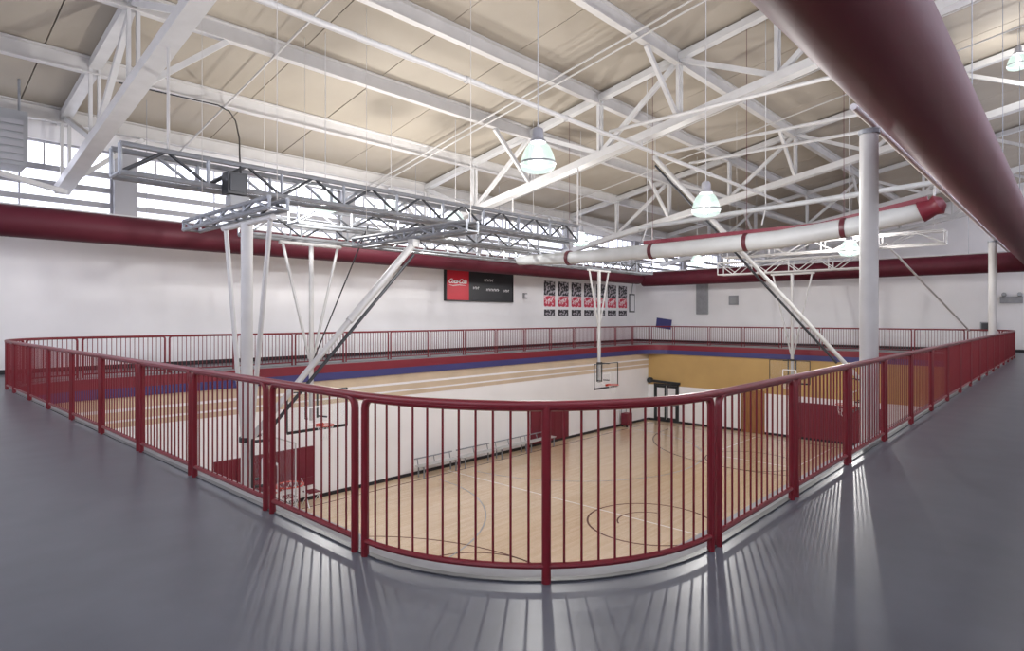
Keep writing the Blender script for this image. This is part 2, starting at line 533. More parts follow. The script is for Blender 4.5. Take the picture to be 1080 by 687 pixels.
# main pipe and its level branches
PY, PZ = 10.2, 6.97
e = thing('main_pipe', (15, PY, PZ), 'long white pipe running the length of the gym above the glass lamp', 'pipe')
MB().tube((-1.4, PY, PZ), (31.0, PY, PZ), .065, 14).build('pipe_run', M['white_steel'], e, True)
for x in (4.1, 17.1, 27.5):
    MB().tube((x, PY, PZ + .05), (x, PY, chord_z(PY) + .05), .03, 8).build('hanger', M['white_steel'], e, True)
for x in (9.5, 13.2, 22):
    MB().path([(x - .04, PY, PZ), (x + .04, PY, PZ)], .085, 14).build('coupling', M['white_steel'], e, True)
for x, ye, lab in ((15.3, 2.4, 'level white branch pipe nearest the camera, crossing the middle truss'),
                   (18.6, 2.4, 'level white branch pipe, middle of the three beside the rolled curtain'),
                   (20.4, 2.4, 'level white branch pipe farthest down the gym of the three')):
    o = MB().tube((x, PY + .02, PZ + .117), (x, ye, PZ + .117), .05, 12).build('branch_pipe', M['white_steel'], smooth=True)
    tag(o, lab, 'pipe', 'branch pipes')

# ------------------------------------------------------------------ railing
me_bal = MB().tube((0, 0, .10), (0, 0, 1.03), .0074, 6).mesh('baluster', M['maroon'], smooth=True)
TOP = 1.045
def path_point(kind, s):
    """(x, y, tangent angle) at arc length s along a run"""
    if kind == 'left':   return (X0, Y0 + RR + s, PI / 2)
    if kind == 'right':  return (X0 + RR + s, Y0, 0)
    if kind == 'far':    return (X0 + RR + s, Y1, 0)
    if kind == 'end':    return (X1, Y0 + RR + s, PI / 2)
    cx, cy, a0 = {'c_near': (X0 + RR, Y0 + RR, PI), 'c_left': (X0 + RR, Y1 - RR, PI / 2), 'c_far': (X1 - RR, Y1 - RR, 0), 'c_right': (X1 - RR, Y0 + RR, 1.5 * PI)}[kind]
    a = a0 + s / RR
    return (cx + RR * math.cos(a), cy + RR * math.sin(a), a + PI / 2)
def along(kind, s0, s1, z, step=.12):
    if kind[0] == 'c':
        n = max(2, int((s1 - s0) / step))
    else:
        n = 1
    return [(*path_point(kind, s0 + (s1 - s0) * k / n)[:2], z) for k in range(n + 1)]
def run(kind, length, joints, label, single=(), fine=True):
    x, y, _ = path_point(kind, length / 2)
    e = thing('railing', (x, y, 0), label, 'railing', 'railing around the track opening')
    MB().path(along(kind, 0, length, TOP), .027, 10).build('handrail', M['maroon'], e, True)
    js = [0] + list(joints) + [length]
    stuff = MB()
    nb = 0
    for a_, b_ in zip(js[:-1], js[1:]):
        h = .058 if a_ not in single else 0
        k2 = .058 if b_ not in single else 0
        s0, s1 = a_ + h, b_ - k2
        r = .07
        # inverted-U frame with rounded shoulders and feet on the floor
        pts = []
        x_, y_, _ = path_point(kind, s0)
        pts.append((x_, y_, 0.0)); pts.append((x_, y_, TOP - r - .012))
        for k in range(1, 4):
            t = PI / 2 * k / 4
            q = path_point(kind, s0 + r * (1 - math.cos(t)))
            pts.append((q[0], q[1], TOP - .012 - r + r * math.sin(t)))
        pts += along(kind, s0 + r, s1 - r, TOP - .012)
        for k in range(3, 0, -1):
            t = PI / 2 * k / 4
            q = path_point(kind, s1 - r * (1 - math.cos(t)))
            pts.append((q[0], q[1], TOP - .012 - r + r * math.sin(t)))
        x_, y_, _ = path_point(kind, s1)
        pts.append((x_, y_, TOP - r - .012)); pts.append((x_, y_, 0.0))
        if a_ in single: pts = along(kind, s0, s0 + r, TOP - .012)[:1] + pts[5:]
        if b_ in single: pts = pts[:-5] + along(kind, s1 - r, s1, TOP - .012)[-1:]
        MB().path(pts, .026, 8).build('panel_frame', M['maroon'], e, True)
        MB().path(along(kind, s0, s1, .10), .020, 8).build('bottom_rail', M['maroon'], e, True)
        n = max(2, round((s1 - s0) / .108))
        for k in range(1, n):
            q = path_point(kind, s0 + (s1 - s0) * k / n)
            if fine and nb < 300:
                inst('baluster', me_bal, e, (q[0], q[1], 0)); nb += 1
            else:
                stuff.bar((q[0], q[1], .10), (q[0], q[1], 1.03), .015, .015)
    for s in single:
        q = path_point(kind, s)
        MB().tube((q[0], q[1], 0), (q[0], q[1], TOP), .028, 10).build('post', M['maroon'], e, True)
    if stuff.v:
        tag(stuff.build('balusters', M['maroon'], e), kind='stuff')
LL, LR, LA = Y1 - Y0 - 2 * RR, X1 - X0 - 2 * RR, RR * PI / 2
jl = [4.77 - Y0 - RR + 1.62 * k for k in range(8)]
jl = [s for s in jl if .5 < s < LL - .4]
jr = [5.52 - X0 - RR + 1.68 * k for k in range(16)]
jr = [s for s in jr if .5 < s < LR - .5]
jf = [6.0 - X0 - RR + 1.88 * k for k in range(14)]
jf = [s for s in jf if .5 < s < LR - .5]
je = [1.9 * k for k in range(1, 7)]
run('c_near', LA, [LA / 2], 'curved maroon railing corner nearest the camera with one middle post', single=(LA / 2,))
run('left', LL, jl, 'near straight maroon railing receding to the far track corner beside the long wall')
run('right', LR, jr, 'near straight maroon railing passing the tall white column beside the maroon duct')
run('c_left', LA, [LA / 2], 'curved maroon railing corner by the long wall, at the end of the shorter near railing', fine=False)
run('far', LR, jf, 'far maroon railing parallel to the long wall under the scoreboard', fine=False)
run('c_far', LA, [LA / 2], 'curved maroon railing corner farthest away, below the small navy sign', fine=False)
run('end', LL, je, 'far end maroon railing along the white end wall', fine=False)
run('c_right', LA, [LA / 2], 'curved maroon railing corner at the far end of the longer near railing', fine=False)

# ------------------------------------------------------------------ ducts
def duct(p0, p1, r, label, nseam, side):
    p0, p1 = Vector(p0), Vector(p1)
    c = (p0 + p1) / 2
    e = thing('air_duct', c, label, 'duct', 'maroon fabric air ducts')
    d = (p1 - p0)
    n = 24
    MB().path([p0 + d * (k / n) for k in range(n + 1)], r, 40).build('duct_sleeve', M['duct'], e, True)
    u = d.normalized()
    for k in range(nseam):
        q = p0 + d * ((k + .5) / nseam)
        top = q + Vector((0, 0, r))
        MB().tube(top, (top.x, top.y, deck_z(top.y)), .008, 6).build('hanger_cable', M['grey_steel'], e, True)
    MB().bar(p0 + Vector((0, 0, r + .015)), p1 + Vector((0, 0, r + .015)), .04, .05).build('support_track', M['white_steel'], e)
    return e
duct((-1.5, 1.29, 4.0), (32.3, 1.29, 4.0), .45, 'big maroon fabric duct passing overhead above the longer near railing', 6, 0)
duct((-1.5, 19.35, 3.95), (32.0, 19.35, 3.95), .40, 'maroon fabric duct along the long wall above the scoreboard', 7, 0)
duct((32.75, 1.2, 3.86), (32.75, 19.4, 3.86), .42, 'maroon fabric duct across the far end wall', 4, 0)

# columns beside the longer near railing
for x, lab in ((9.45, 'tall white round column just behind the near railing, beside the maroon duct'), (25.9, 'thin white round column near the far end of the longer near railing')):
    e = thing('column', (x, 2.10, ZC), lab, 'column', 'white round columns')
    MB().tube((x, 2.10, ZC), (x, 2.10, 4.12), .115, 24).build('shaft', M['white_steel'], e, True)
    MB().path([(x, 2.10, 4.06), (x, 2.10, 4.12)], .13, 24).build('collar', M['grey_steel'], e, True)
    MB().box((x - .2, 2.0, ZC), (x + .2, 2.36, ZC + .02)).build('base_plate', M['grey_steel'], e)
o = MB().tube((8.4, 2.035, 4.165), (31.0, 2.035, 4.165), .042, 10).build('edge_pipe', M['paper'], smooth=True)
tag(o, 'thin white pipe alongside the underside of the big maroon duct', 'pipe')

# ------------------------------------------------------------------ lamps
me_shade = MB().lathe([(.085, .0), (.15, -.03), (.21, -.10), (.258, -.20), (.288, -.31), (.30, -.40), (.296, -.43), (.27, -.47)], n=32, caps=False).mesh('glass_shade', M['shade'], smooth=True)
me_band = MB().lathe([(.299, -.345), (.308, -.35), (.308, -.372), (.301, -.378)], n=32, caps=False).mesh('shade_band', M['plastic_grey'], smooth=True)
me_lens = MB().lathe([(.27, -.47), (.20, -.505), (.10, -.525), (.02, -.53)], n=32).mesh('bottom_lens', M['shade'], smooth=True)
me_cap = MB().lathe([(.02, .24), (.07, .235), (.095, .20), (.10, .06), (.13, .03), (.135, -.01), (.09, -.02)], n=24).mesh('ballast_housing', M['pilaster'], smooth=True)
me_bulb = MB().lathe([(.02, -.06), (.05, -.10), (.075, -.18), (.075, -.26), (.045, -.32), (.01, -.335)], n=16).mesh('bulb', M['bulb'], smooth=True)
def lamp(x, y, z, label, W=1.0, sc_=1.0):
    """z is the middle of the glass"""
    zt = z + .22
    e = thing('pendant_lamp', (x, y, zt), label, 'lamp', 'glass dome pendant lamps')
    for nm, me in (('glass_shade', me_shade), ('shade_band', me_band), ('bottom_lens', me_lens), ('ballast_housing', me_cap), ('bulb', me_bulb)):
        inst(nm, me, e, (x, y, zt))
    zr = deck_z(y)
    MB().tube((x, y, zt + .22), (x, y, zr), .010, 8).build('stem', M['white_steel'], e, True)
    l = bpy.data.lights.new('lamp_light', 'POINT')
    l.energy = LAMP_W * W
    l.color = (1.0, 0.95, 0.925)
    l.shadow_soft_size = .09
    lo = bpy.data.objects.new('lamp_light', l)
    lo.location = (0, 0, -.41)
    lo.parent = e
    C.objects.link(lo)
lamp(8.0, 6.8, 4.35, 'big glass dome pendant lamp with grey cap, nearest the camera')
lamp(8.1, 13.9, 4.5, 'glowing dome lamp in front of the grey lattice girder, above the hoop masts')
lamp(12.6, 5.93, 4.05, 'glowing dome lamp beside the top of the long slanting white brace')
lamp(22.0, 5.45, 3.85, 'glowing dome lamp just left of the tall white column')
lamp(11.7, 16.1, 5.1, 'small glowing dome lamp behind the grey lattice girder, before the windows')
lamp(14.1, 15.7, 5.0, 'second small dome lamp behind the grey lattice girder, towards the middle truss')
lamp(19.0, 14.0, 4.6, 'dome lamp beyond the middle truss, above the rolled curtain')
lamp(26.3, 12.8, 4.2, 'far dome lamp below the rolled curtain, before the end wall')
lamp(26.0, 1.45, 10.0, 'high dome lamp at the frame edge above the big maroon duct', .25)

# ------------------------------------------------------------------ lattice girders
def lattice(p0, p1, h, wd, label, name='lattice_girder', m='grey_steel', step=.75, r=.045, hang=None):
    p0, p1 = Vector(p0), Vector(p1)
    e = thing(name, p0, label, 'girder', 'lattice girders')
    d = p1 - p0
    u = d.normalized()
    s = u.cross(Vector((0, 0, 1))).normalized() * (wd / 2)
    up = Vector((0, 0, h))
    for a_ in (-1, 1):
        MB().tube(p0 + s * a_, p1 + s * a_, r, 8).build('bottom_chord', M[m], e, True)
        MB().tube(p0 + s * a_ + up, p1 + s * a_ + up, r, 8).build('top_chord', M[m], e, True)
        n = max(2, round(d.length / step))
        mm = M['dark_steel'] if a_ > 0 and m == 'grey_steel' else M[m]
        for k in range(n):
            q0, q1 = p0 + d * (k / n) + s * a_, p0 + d * ((k + 1) / n) + s * a_
            if k % 2: q0, q1 = q0 + up, q1
            else: q0, q1 = q0, q1 + up
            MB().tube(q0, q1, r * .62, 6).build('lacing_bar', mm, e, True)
    n = max(2, round(d.length / (step * 2)))
    for k in range(n + 1):
        q = p0 + d * (k / n)
        MB().tube(q - s, q + s, r * .6, 6).build('cross_tie', M[m], e, True)
        MB().tube(q + s, q + s + up, r * .7, 6).build('upright', M[m], e, True)
        MB().tube(q - s, q - s + up, r * .7, 6).build('upright', M[m], e, True)
    for hx, hz in (hang or []):
        q = p0 + d * hx + up
        zt_ = chord_z(q.y + s.y) if hz else deck_z(q.y + s.y)
        MB().tube(q + s, Vector((q.x + s.x, q.y + s.y, zt_)), .03 if hz else .006, 8).build('hanger', M['purlin'], e, True)
    return e
lattice((3.3, 13.0, 4.2), (17.1, 13.0, 4.2), .52, .55, 'grey lattice girder hung level in front of the windows, carrying the black box', r=.055, hang=((.058, 1), (1, 1)))
lattice((7.0, 16.1, 3.75), (27.5, 16.1, 3.75), .5, .6, 'lower grey lattice girder along the maroon duct, carrying two hoop masts', hang=((.02, 0), (.4927, 1), (1, 1)))
lattice((4.5, 9.1, 3.25), (4.5, 12.66, 3.25), .16, .3, 'short grey lattice girder across the top of the thick white hoop mast', step=.5, r=.04, hang=((.1, 0), (.97, 0)))
lattice((8.25, 8.7, 3.25), (8.25, 12.66, 3.25), .18, .3, 'short grey lattice girder where the thick mast brace ends', step=.5, r=.04, hang=((.05, 0), (.97, 0)))
lattice((7.6, 14.6, 3.95), (16.9, 14.6, 3.95), .45, .5, 'middle grey lattice girder between the two longer grey ones', r=.045, hang=((.02, 0), (.97, 0)))
lattice((30.6, 6.6, 3.75), (30.6, 13.6, 3.75), .6, .7, 'white lattice frame carrying the far end hoop', m='white_steel', step=.8, r=.035, hang=((.05, 0), (.95, 0)))
lattice((22.9, 3.0, 3.85), (22.9, 10.0, 3.85), .4, .5, 'white lattice frame beside the tall column, carrying the hidden hoop mast', m='white_steel', step=.8, r=.03, hang=((.05, 0), (.95, 0)))

# ------------------------------------------------------------------ suspended basketball hoops
def hoop(x, y, f, ztop, label, mr=.085, spread=.75, brace=None, brace2=None, board=True, meet=-.2, col='white_steel', braces_mat='white_steel', brace_top=None, frame=('dark_steel', .03)):
    """f: unit vector the backboard faces; brace: (end point, start height, radius)"""
    f = Vector((*f, 0))
    t = Vector((-f.y, f.x, 0))
    c = Vector((x, y, 0))
    e = thing('basketball_hoop', (x, y, ztop), label, 'hoop', 'ceiling hung basketball hoops')
    P = lambda a_, b_, z: c + f * a_ + t * b_ + Vector((0, 0, z))
    MB().tube(P(0, 0, -1.35), P(0, 0, ztop), mr, 18).build('mast', M[col], e, True)
    MB().tube(P(0, -spread - .1, ztop), P(0, spread + .1, ztop), .05, 12).build('top_bar', M[col], e, True)
    for s in (-1, 1):
        MB().tube(P(0, s * spread, ztop), P(0, s * .06, meet), .04, 10).build('side_brace', M[col], e, True)
    MB().path([P(0, 0, -.52), P(0, 0, -.44)], mr + .03, 16).build('clamp', M['dark_steel'], e, True)
    # arms and board
    for s in (-1, 1):
        for z in (-.5, -1.25):
            MB().tube(P(.02, s * .18, z), P(.36, s * .28, z), .025, 8).build('board_arm', M['dark_steel'], e, True)
        MB().tube(P(.02, s * .18, -.45), P(.02, s * .18, -1.3), .03, 8).build('board_upright', M['dark_steel'], e, True)
    zb, zt, hw = ZC + 2.9, ZC + 3.97, .915
    g = MB()
    q = [P(.38, -hw, zb), P(.38, hw, zb), P(.38, hw, zt), P(.38, -hw, zt)]
    g.add(q + [p + f * .015 for p in q], [(0, 1, 2, 3), (7, 6, 5, 4), (0, 4, 5, 1), (1, 5, 6, 2), (2, 6, 7, 3), (3, 7, 4, 0)])
    bb = g.build('backboard', M['board_glass'], e)
    fm = MB()
    for a_, b_ in ((0, 1), (1, 2), (2, 3), (3, 0)):
        fm.bar(q[a_] + f * .008, q[b_] + f * .008, frame[1], frame[1])
    fm.build('frame', M[frame[0]], bb)
    sq = MB()
    k = [P(.398, -.3, ZC + 3.07), P(.398, .3, ZC + 3.07), P(.398, .3, ZC + 3.52), P(.398, -.3, ZC + 3.52)]
    for a_, b_ in ((0, 1), (1, 2), (2, 3), (3, 0)):
        sq.bar(k[a_], k[b_], .045, .004, f)
    sq.build('target_square', M['print_white'], bb)
    pd = MB().bar(q[0] + f * .01, q[1] + f * .01, .06, .07)
    pd.build('edge_padding', M['board_black'], bb)
    rc = P(.38 + .15 + .23, 0, ZC + 3.05)
    MB().path([rc + Vector((.23 * math.cos(2 * PI * k_ / 20), .23 * math.sin(2 * PI * k_ / 20), 0)) for k_ in range(20)], .014, 8, True).build('rim', M['orange'], e, True)
    MB().bar(P(.39, 0, ZC + 3.0), P(.54, 0, ZC + 3.04), .16, .09).build('rim_bracket', M['orange'], e)
    nt_ = MB()
    for k_ in range(12):
        for s in (-1, 1):
            pts = []
            for j in range(5):
                a_ = 2 * PI * (k_ + s * j * .5) / 12
                rr = .22 - .028 * j
                pts.append(rc + Vector((rr * math.cos(a_), rr * math.sin(a_), -.1 * j)))
            nt_.path(pts, .004, 4)
    tag(nt_.build('net', M['net'], e), kind='stuff')
    if brace:
        end, zs, r = brace
        end = Vector(end)
        st = P(.05, 0, zs)
        mid = st.lerp(end, .55)
        MB().tube(st, end, r, 12).build('fold_brace', M[braces_mat], e, True)
        MB().tube(mid, end, r * 1.35, 12).build('brace_sleeve', M[braces_mat], e, True)
        off = Vector((0, 0, -r * 4.2))
        MB().tube(st.lerp(end, .12) + off, end + off, r * .6, 8).build('lift_bar', M['dark_steel'], e, True)
        MB().box(end - Vector((.09, .09, .07)), end + Vector((.09, .09, .09))).build('brace_bracket', M['white_steel'], e)
        if brace_top: MB().tube(end, (end.x, end.y, brace_top), .012, 6).build('hanger_rod', M['white_steel'], e, True)
    if brace2:
        MB().tube(P(0, 0, brace2[1]), brace2[0], .018, 8).build('lift_cable', M['dark_steel'], e, True)
    return e
hoop(4.5, 10.22, (1, 0), 3.14, 'hoop on the thick white mast nearest the camera with a long slanting brace', mr=.095, spread=.85, meet=-.9, frame=('white_steel', .016),
     brace=((8.03, 10.25, 3.11), -.5, .055))
hoop(8.85, 15.95, (0, -1), 3.62, 'hoop on thin white mast before the long wall, red rim above maroon wall pads', mr=.065, spread=.85, meet=.4,
     brace2=((8.9, 13.2, 3.9), .2))
hoop(22.75, 15.75, (0, -1), 3.65, 'hoop on the white mast hanging in front of the row of posters', mr=.075, spread=.75, meet=1.2)
hoop(30.6, 10.05, (-1, 0), 3.65, 'hoop at the far end before the mustard band, narrow mast with V braces', mr=.075, spread=.9, meet=-.2)
hoop(22.9, 5.1, (0, 1), 3.76, 'hoop hidden behind the tall white column with a very long slanting white brace', mr=.085, spread=.9, meet=-.2,
     brace=((21.9, 12.45, 7.95), -.75, .07), brace_top=deck_z(12.45))

# slanting pole and rod
o = MB().tube((24.6, 4.95, 4.15), (31.85, 3.35, 1.0), .035, 10).build('slanted_pole', M['white_steel'], smooth=True)
tag(o, 'slanting thin white pole between the tall column and the far railing', 'pole')
o = MB().tube((34.6, 21.44, 3.0), (35.2, 21.44, 5.0), .03, 8).build('wall_conduit', M['plastic_grey'], smooth=True)

# ------------------------------------------------------------------ rolled divider curtain
e = thing('divider_curtain', (17.25, 9, 3.67), 'rolled grey white divider curtain hung across mid court under a maroon batten', 'curtain')
pts = [(17.25, 15.6, 3.72), (17.25, 13, 3.66), (17.25, 9, 3.66), (17.25, 6, 3.70), (17.25, 4.2, 3.86), (17.25, 2.6, 4.10)]
MB().path(pts, [.17, .22, .24, .25, .24, .20], 24).build('curtain_roll', M['vinyl'], e, True)
for y, z in ((13.2, 3.66), (9.9, 3.66), (6.9, 3.69), (4.4, 3.85)):
    MB().path([(17.25, y - .06, z), (17.25, y + .06, z)], .262, 24).build('strap', M['duct_band'], e, True)
    MB().tube((17.25, y, z + .2), (17.25, y, deck_z(y)), .007, 6).build('strap_line', M['duct_band'], e, True)
MB().bar((17.25, 10.2, 3.95), (17.25, 5.0, 3.98), .12, .12).build('maroon_batten', M['pad'], e)
MB().bar((17.25, 5.0, 3.98), (17.25, 2.6, 4.36), .12, .12).build('maroon_batten', M['pad'], e)
MB().path([(17.25, 2.75, 4.06), (17.25, 2.5, 4.15), (17.25, 2.4, 4.20), (17.25, 2.28, 4.26)], [.26, .20, .25, .1], 16).build('gathered_end', M['pad'], e, True)
MB().tube((17.6, 10.6, 4.5), (17.6, 2.2, 4.8), .07, 12).build('drive_tube', M['vinyl'], e, True)
for y in (10.3, 6.5, 2.5):
    zz = 4.5 + (10.6 - y) * .3 / 8.5
    MB().tube((17.6, y, zz), (17.6, y, deck_z(y) - .0), .012, 8).build('hanger', M['white_steel'], e, True)
    MB().tube((17.6, y, zz), (17.3, y, zz - .5), .02, 8).build('hanger', M['white_steel'], e, True)

# ------------------------------------------------------------------ black box, cable, heater
e = thing('loudspeaker', (5.25, 12.5, 4.0), 'black box loudspeaker fixed to the grey lattice girder', 'loudspeaker')
MB().box((5.06, 12.34, 4.03), (5.44, 12.64, 4.46)).build('cabinet', M['board_black'], e)
MB().box((5.10, 12.32, 4.08), (5.40, 12.34, 4.41)).build('grille', M['dark_steel'], e)
MB().box((5.12, 12.36, 3.80), (5.50, 12.62, 4.0)).build('amplifier_box', M['plastic_grey'], e)
MB().box((5.2, 12.64, 4.1), (5.3, 12.665, 4.3)).build('bracket', M['dark_steel'], e)
cable = [(4.6, 17.86, 7.52), (6.2, 17.8, 7.53), (6.9, 17.5, 7.45), (6.85, 16.6, 7.05), (6.5, 15.4, 6.45), (5.95, 13.9, 5.6), (5.55, 12.95, 4.95), (5.38, 12.5, 4.475)]
o = MB().path(cable, .018, 6).build('power_cable', M['board_black'], smooth=True)
tag(o, 'black cable drooping from the roof down to the black loudspeaker', 'cable')
e = thing('unit_heater', (2.9, 19.6, 5.9), 'grey box heater hung under the roof at the frame edge, above the maroon duct', 'heater')
MB().box((1.7, 19.3, 5.35), (3.0, 20.3, 6.7)).build('casing', M['plastic_grey'], e)
for k in range(6):
    MB().bar((1.8, 19.27, 5.5 + .18 * k), (2.9, 19.27, 5.5 + .18 * k), .05, .12).build('louvre', M['pilaster'], e)
for dx in (1.8, 2.9):
    MB().tube((dx, 19.8, 6.7), (dx, 19.8, deck_z(19.8)), .03, 8).build('hanger', M['grey_steel'], e, True)
MB().bar((1.4, 19.3, 5.3), (4.0, 20.4, 5.0), .15, .12).build('support_bar', M['white_steel'], e)

# ------------------------------------------------------------------ scoreboard, posters and other things on the long wall
yw = WY1 - .001
e = thing('scoreboard', (20.8, yw, 3.0), 'black scoreboard with a red sponsor panel high on the long wall', 'scoreboard')
MB().box((18.6, yw - .16, 2.36), (20.02, yw, 3.78)).build('sponsor_panel', M['board_red'], e)
MB().box((20.02, yw - .16, 2.36), (23.1, yw, 3.78)).build('score_panel', M['board_black'], e)
fm = MB()
for a_ in ((18.58, 2.33, 23.12, 2.38), (18.58, 3.76, 23.12, 3.81), (23.08, 2.33, 23.13, 3.81), (18.57, 2.33, 18.62, 3.81)):
    fm.box((a_[0], yw - .18, a_[1]), (a_[2], yw, a_[3]))
fm.build('frame', M['board_black'], e)
tx = bpy.data.curves.new('logo_text', 'FONT')
tx.body = 'Coca-Cola'
tx.size = .30
tx.shear = .45
tx.extrude = .004
tx.offset = .008
tx.space_character = .88
tx.align_x = 'CENTER'
tx.materials.append(M['print_white'])
to = bpy.data.objects.new('logo_lettering', tx)
to.parent = e
to.location = (19.28 - 20.8, -.17, 3.16 - 3.0)
to.rotation_euler = (PI / 2, 0, 0)
C.objects.link(to)
dg = bpy.context.evaluated_depsgraph_get()
lm = bpy.data.meshes.new_from_object(to.evaluated_get(dg))
lo_ = bpy.data.objects.new('lettering', lm)
lo_.parent = e
lo_.location = to.location
lo_.rotation_euler = to.rotation_euler
bpy.data.objects.remove(to)
if not lm.materials:
    lm.materials.append(M['print_white'])
C.objects.link(lo_)
MB().path([(18.75, yw - .17, 3.08), (19.0, yw - .17, 3.04), (19.4, yw - .17, 3.09), (19.8, yw - .17, 3.07)], [.008, .02, .02, .006], 6).build('logo_swash', M['print_white'], e)
def letters(x0_, x1_, z_, h_, parent, yy, name='lettering'):
    m_ = MB()
    n_ = max(2, int((x1_ - x0_) / (h_ * .8)))
    for k in range(n_):
        a0_ = x0_ + (x1_ - x0_) * k / n_
        wl = (x1_ - x0_) / n_ * .75
        m_.box((a0_, yy - .004, z_), (a0_ + wl * .35, yy, z_ + h_))
        m_.box((a0_, yy - .004, z_ + h_ * (.75 if k % 2 else .4)), (a0_ + wl, yy, z_ + h_ * (1 if k % 2 else .62)))
    return m_.build(name, M['print_white'], parent)
for x_a, x_b, z_ in ((21.05, 21.7, 3.32), (20.3, 20.72, 2.92), (21.2, 22.1, 2.86), (22.45, 22.85, 2.84)):
    letters(x_a, x_b, z_, .12, e, yw - .16)

PO = ['first', 'second', 'third', 'fourth', 'fifth', 'sixth', 'seventh']
for i in range(7):
    x0_ = 25.75 + i * 1.235
    e = thing('poster', (x0_ + .5, yw, 2.6), 'tall black, red and white poster on the long wall, %s counted from the scoreboard' % PO[i], 'poster', 'posters in a row')
    MB().box((x0_, yw - .02, 1.62), (x0_ + 1.0, yw, 3.62)).build('sheet', M['paper'], e)
    MB().box((x0_ + .02, yw - .026, 2.78), (x0_ + .98, yw - .01, 3.58)).build('photo_block', M['photo'], e)
    MB().box((x0_ + .02, yw - .026, 2.16), (x0_ + .98, yw - .01, 2.76)).build('red_block', M['photo_red'], e)
    MB().box((x0_ + .04, yw - .026, 1.66), (x0_ + .96, yw - .01, 2.00)).build('caption_block', M['photo'], e)
    letters(x0_ + .2, x0_ + .8, 2.4, .16, e, yw - .026)
e = thing('wall_speaker', (24.2, yw, 2.9), 'tiny grey wall fitting between the scoreboard and the posters', 'fitting')
MB().box((24.05, yw - .1, 2.55), (24.3, yw, 2.85)).build('housing', M['plastic_grey'], e)
MB().tube((24.17, yw - .1, 2.7), (24.17, yw - .16, 2.7), .09, 12).build('horn', M['paper'], e, True)
e = thing('notice_frame', (34.8, yw, 2.4), 'small white framed board beside the last poster near the corner', 'notice')
MB().box((34.45, yw - .04, 1.9), (35.1, yw, 3.1)).build('frame', M['dark_steel'], e)
MB().box((34.53, yw - .05, 1.98), (35.02, yw - .03, 3.02)).build('sheet', M['paper'], e)
tag(bpy.data.objects['wall_conduit'], 'thin grey conduit rising slantwise from the small framed board', 'conduit')

# things on the end wall
xw = WX1 + .001
e = thing('sign_board', (xw, 19.4, 1.1), 'small navy sign board at the far corner of the track', 'sign')
MB().bar((xw - .06, 19.95, 1.24), (xw - .06, 18.9, 1.10), .04, .62).build('board', M['blue'], e)
MB().box((xw - .05, 19.3, .95), (xw, 19.5, 1.2)).build('bracket', M['plastic_grey'], e)
e = thing('wall_chase', (xw, 16.8, 2.6), 'tall narrow grey cover plate on the white end wall', 'cover')
MB().box((xw - .12, 16.45, 1.75), (xw, 17.2, 3.75)).build('cover', M['plastic_grey'], e)
MB().box((xw - .13, 16.5, 1.8), (xw - .12, 17.15, 3.7)).build('face', M['curb'], e)
e = thing('wall_box', (xw, 14.9, 2.5), 'small square grey box on the white end wall beside the tall cover plate', 'box')
MB().box((xw - .1, 14.6, 2.3), (xw, 15.15, 2.85)).build('box_body', M['curb'], e)
MB().box((xw - .11, 14.7, 2.4), (xw - .1, 15.05, 2.75)).build('grille', M['plastic_grey'], e)
e = thing('exit_light', (xw, 2.2, 2.5), 'small twin head emergency light on the end wall above the far railing end', 'light')
MB().box((xw - .12, 1.8, 2.2), (xw, 2.6, 2.5)).build('housing', M['curb'], e)
for y in (1.9, 2.45):
    MB().tube((xw - .1, y, 2.56), (xw - .2, y, 2.6), .09, 12).build('lamp_head', M['plastic_grey'], e, True)
e = thing('wall_cabinet', (xw, 2.9, 1.1), 'small grey box on the end wall at railing height', 'box')
MB().box((xw - .2, 2.7, .95), (xw, 3.3, 1.35)).build('box_body', M['plastic_grey'], e)
MB().box((xw - .21, 2.75, 1.0), (xw - .2, 3.25, 1.3)).build('door', M['dark_steel'], e)

# ------------------------------------------------------------------ court level things
yl = LY1 - .002
def pad_row(x_a, x_b, za, zb, n, label, axis='x'):
    c = ((x_a + x_b) / 2, yl, za) if axis == 'x' else (LX1 - .002, (x_a + x_b) / 2, za)
    e_ = thing('wall_pad', c, label, 'wall pad', 'maroon wall pads')
    for k in range(n):
        a0_, a1_ = x_a + (x_b - x_a) * k / n + .004, x_a + (x_b - x_a) * (k + 1) / n - .004
        m_ = MB()
        def shp(t, lo, hi):
            if axis == 'x': m_.box((a0_ + t, yl - .06 - lo, za + t), (a1_ - t, yl - hi, zb - t))
            else: m_.box((LX1 - .062 - lo, a0_ + t, za + t), (LX1 - .002 - hi, a1_ - t, zb - t))
        shp(0, -.012, 0); shp(.012, 0, .01)
        m_.build('pad_panel', M['pad'], e_)
    return e_
pad_row(7.2, 10.35, -3.95, -2.68, 5, 'maroon padded wall panels under the hoop mast nearest the long wall')
pad_row(21.3, 24.15, ZC + .12, -2.62, 5, 'maroon padded wall panels low on the long wall behind the middle railing post')
pad_row(6.6, 10.3, ZC + .12, -2.63, 6, 'wide maroon padded wall panels on the far end wall beside the tall column', 'y')

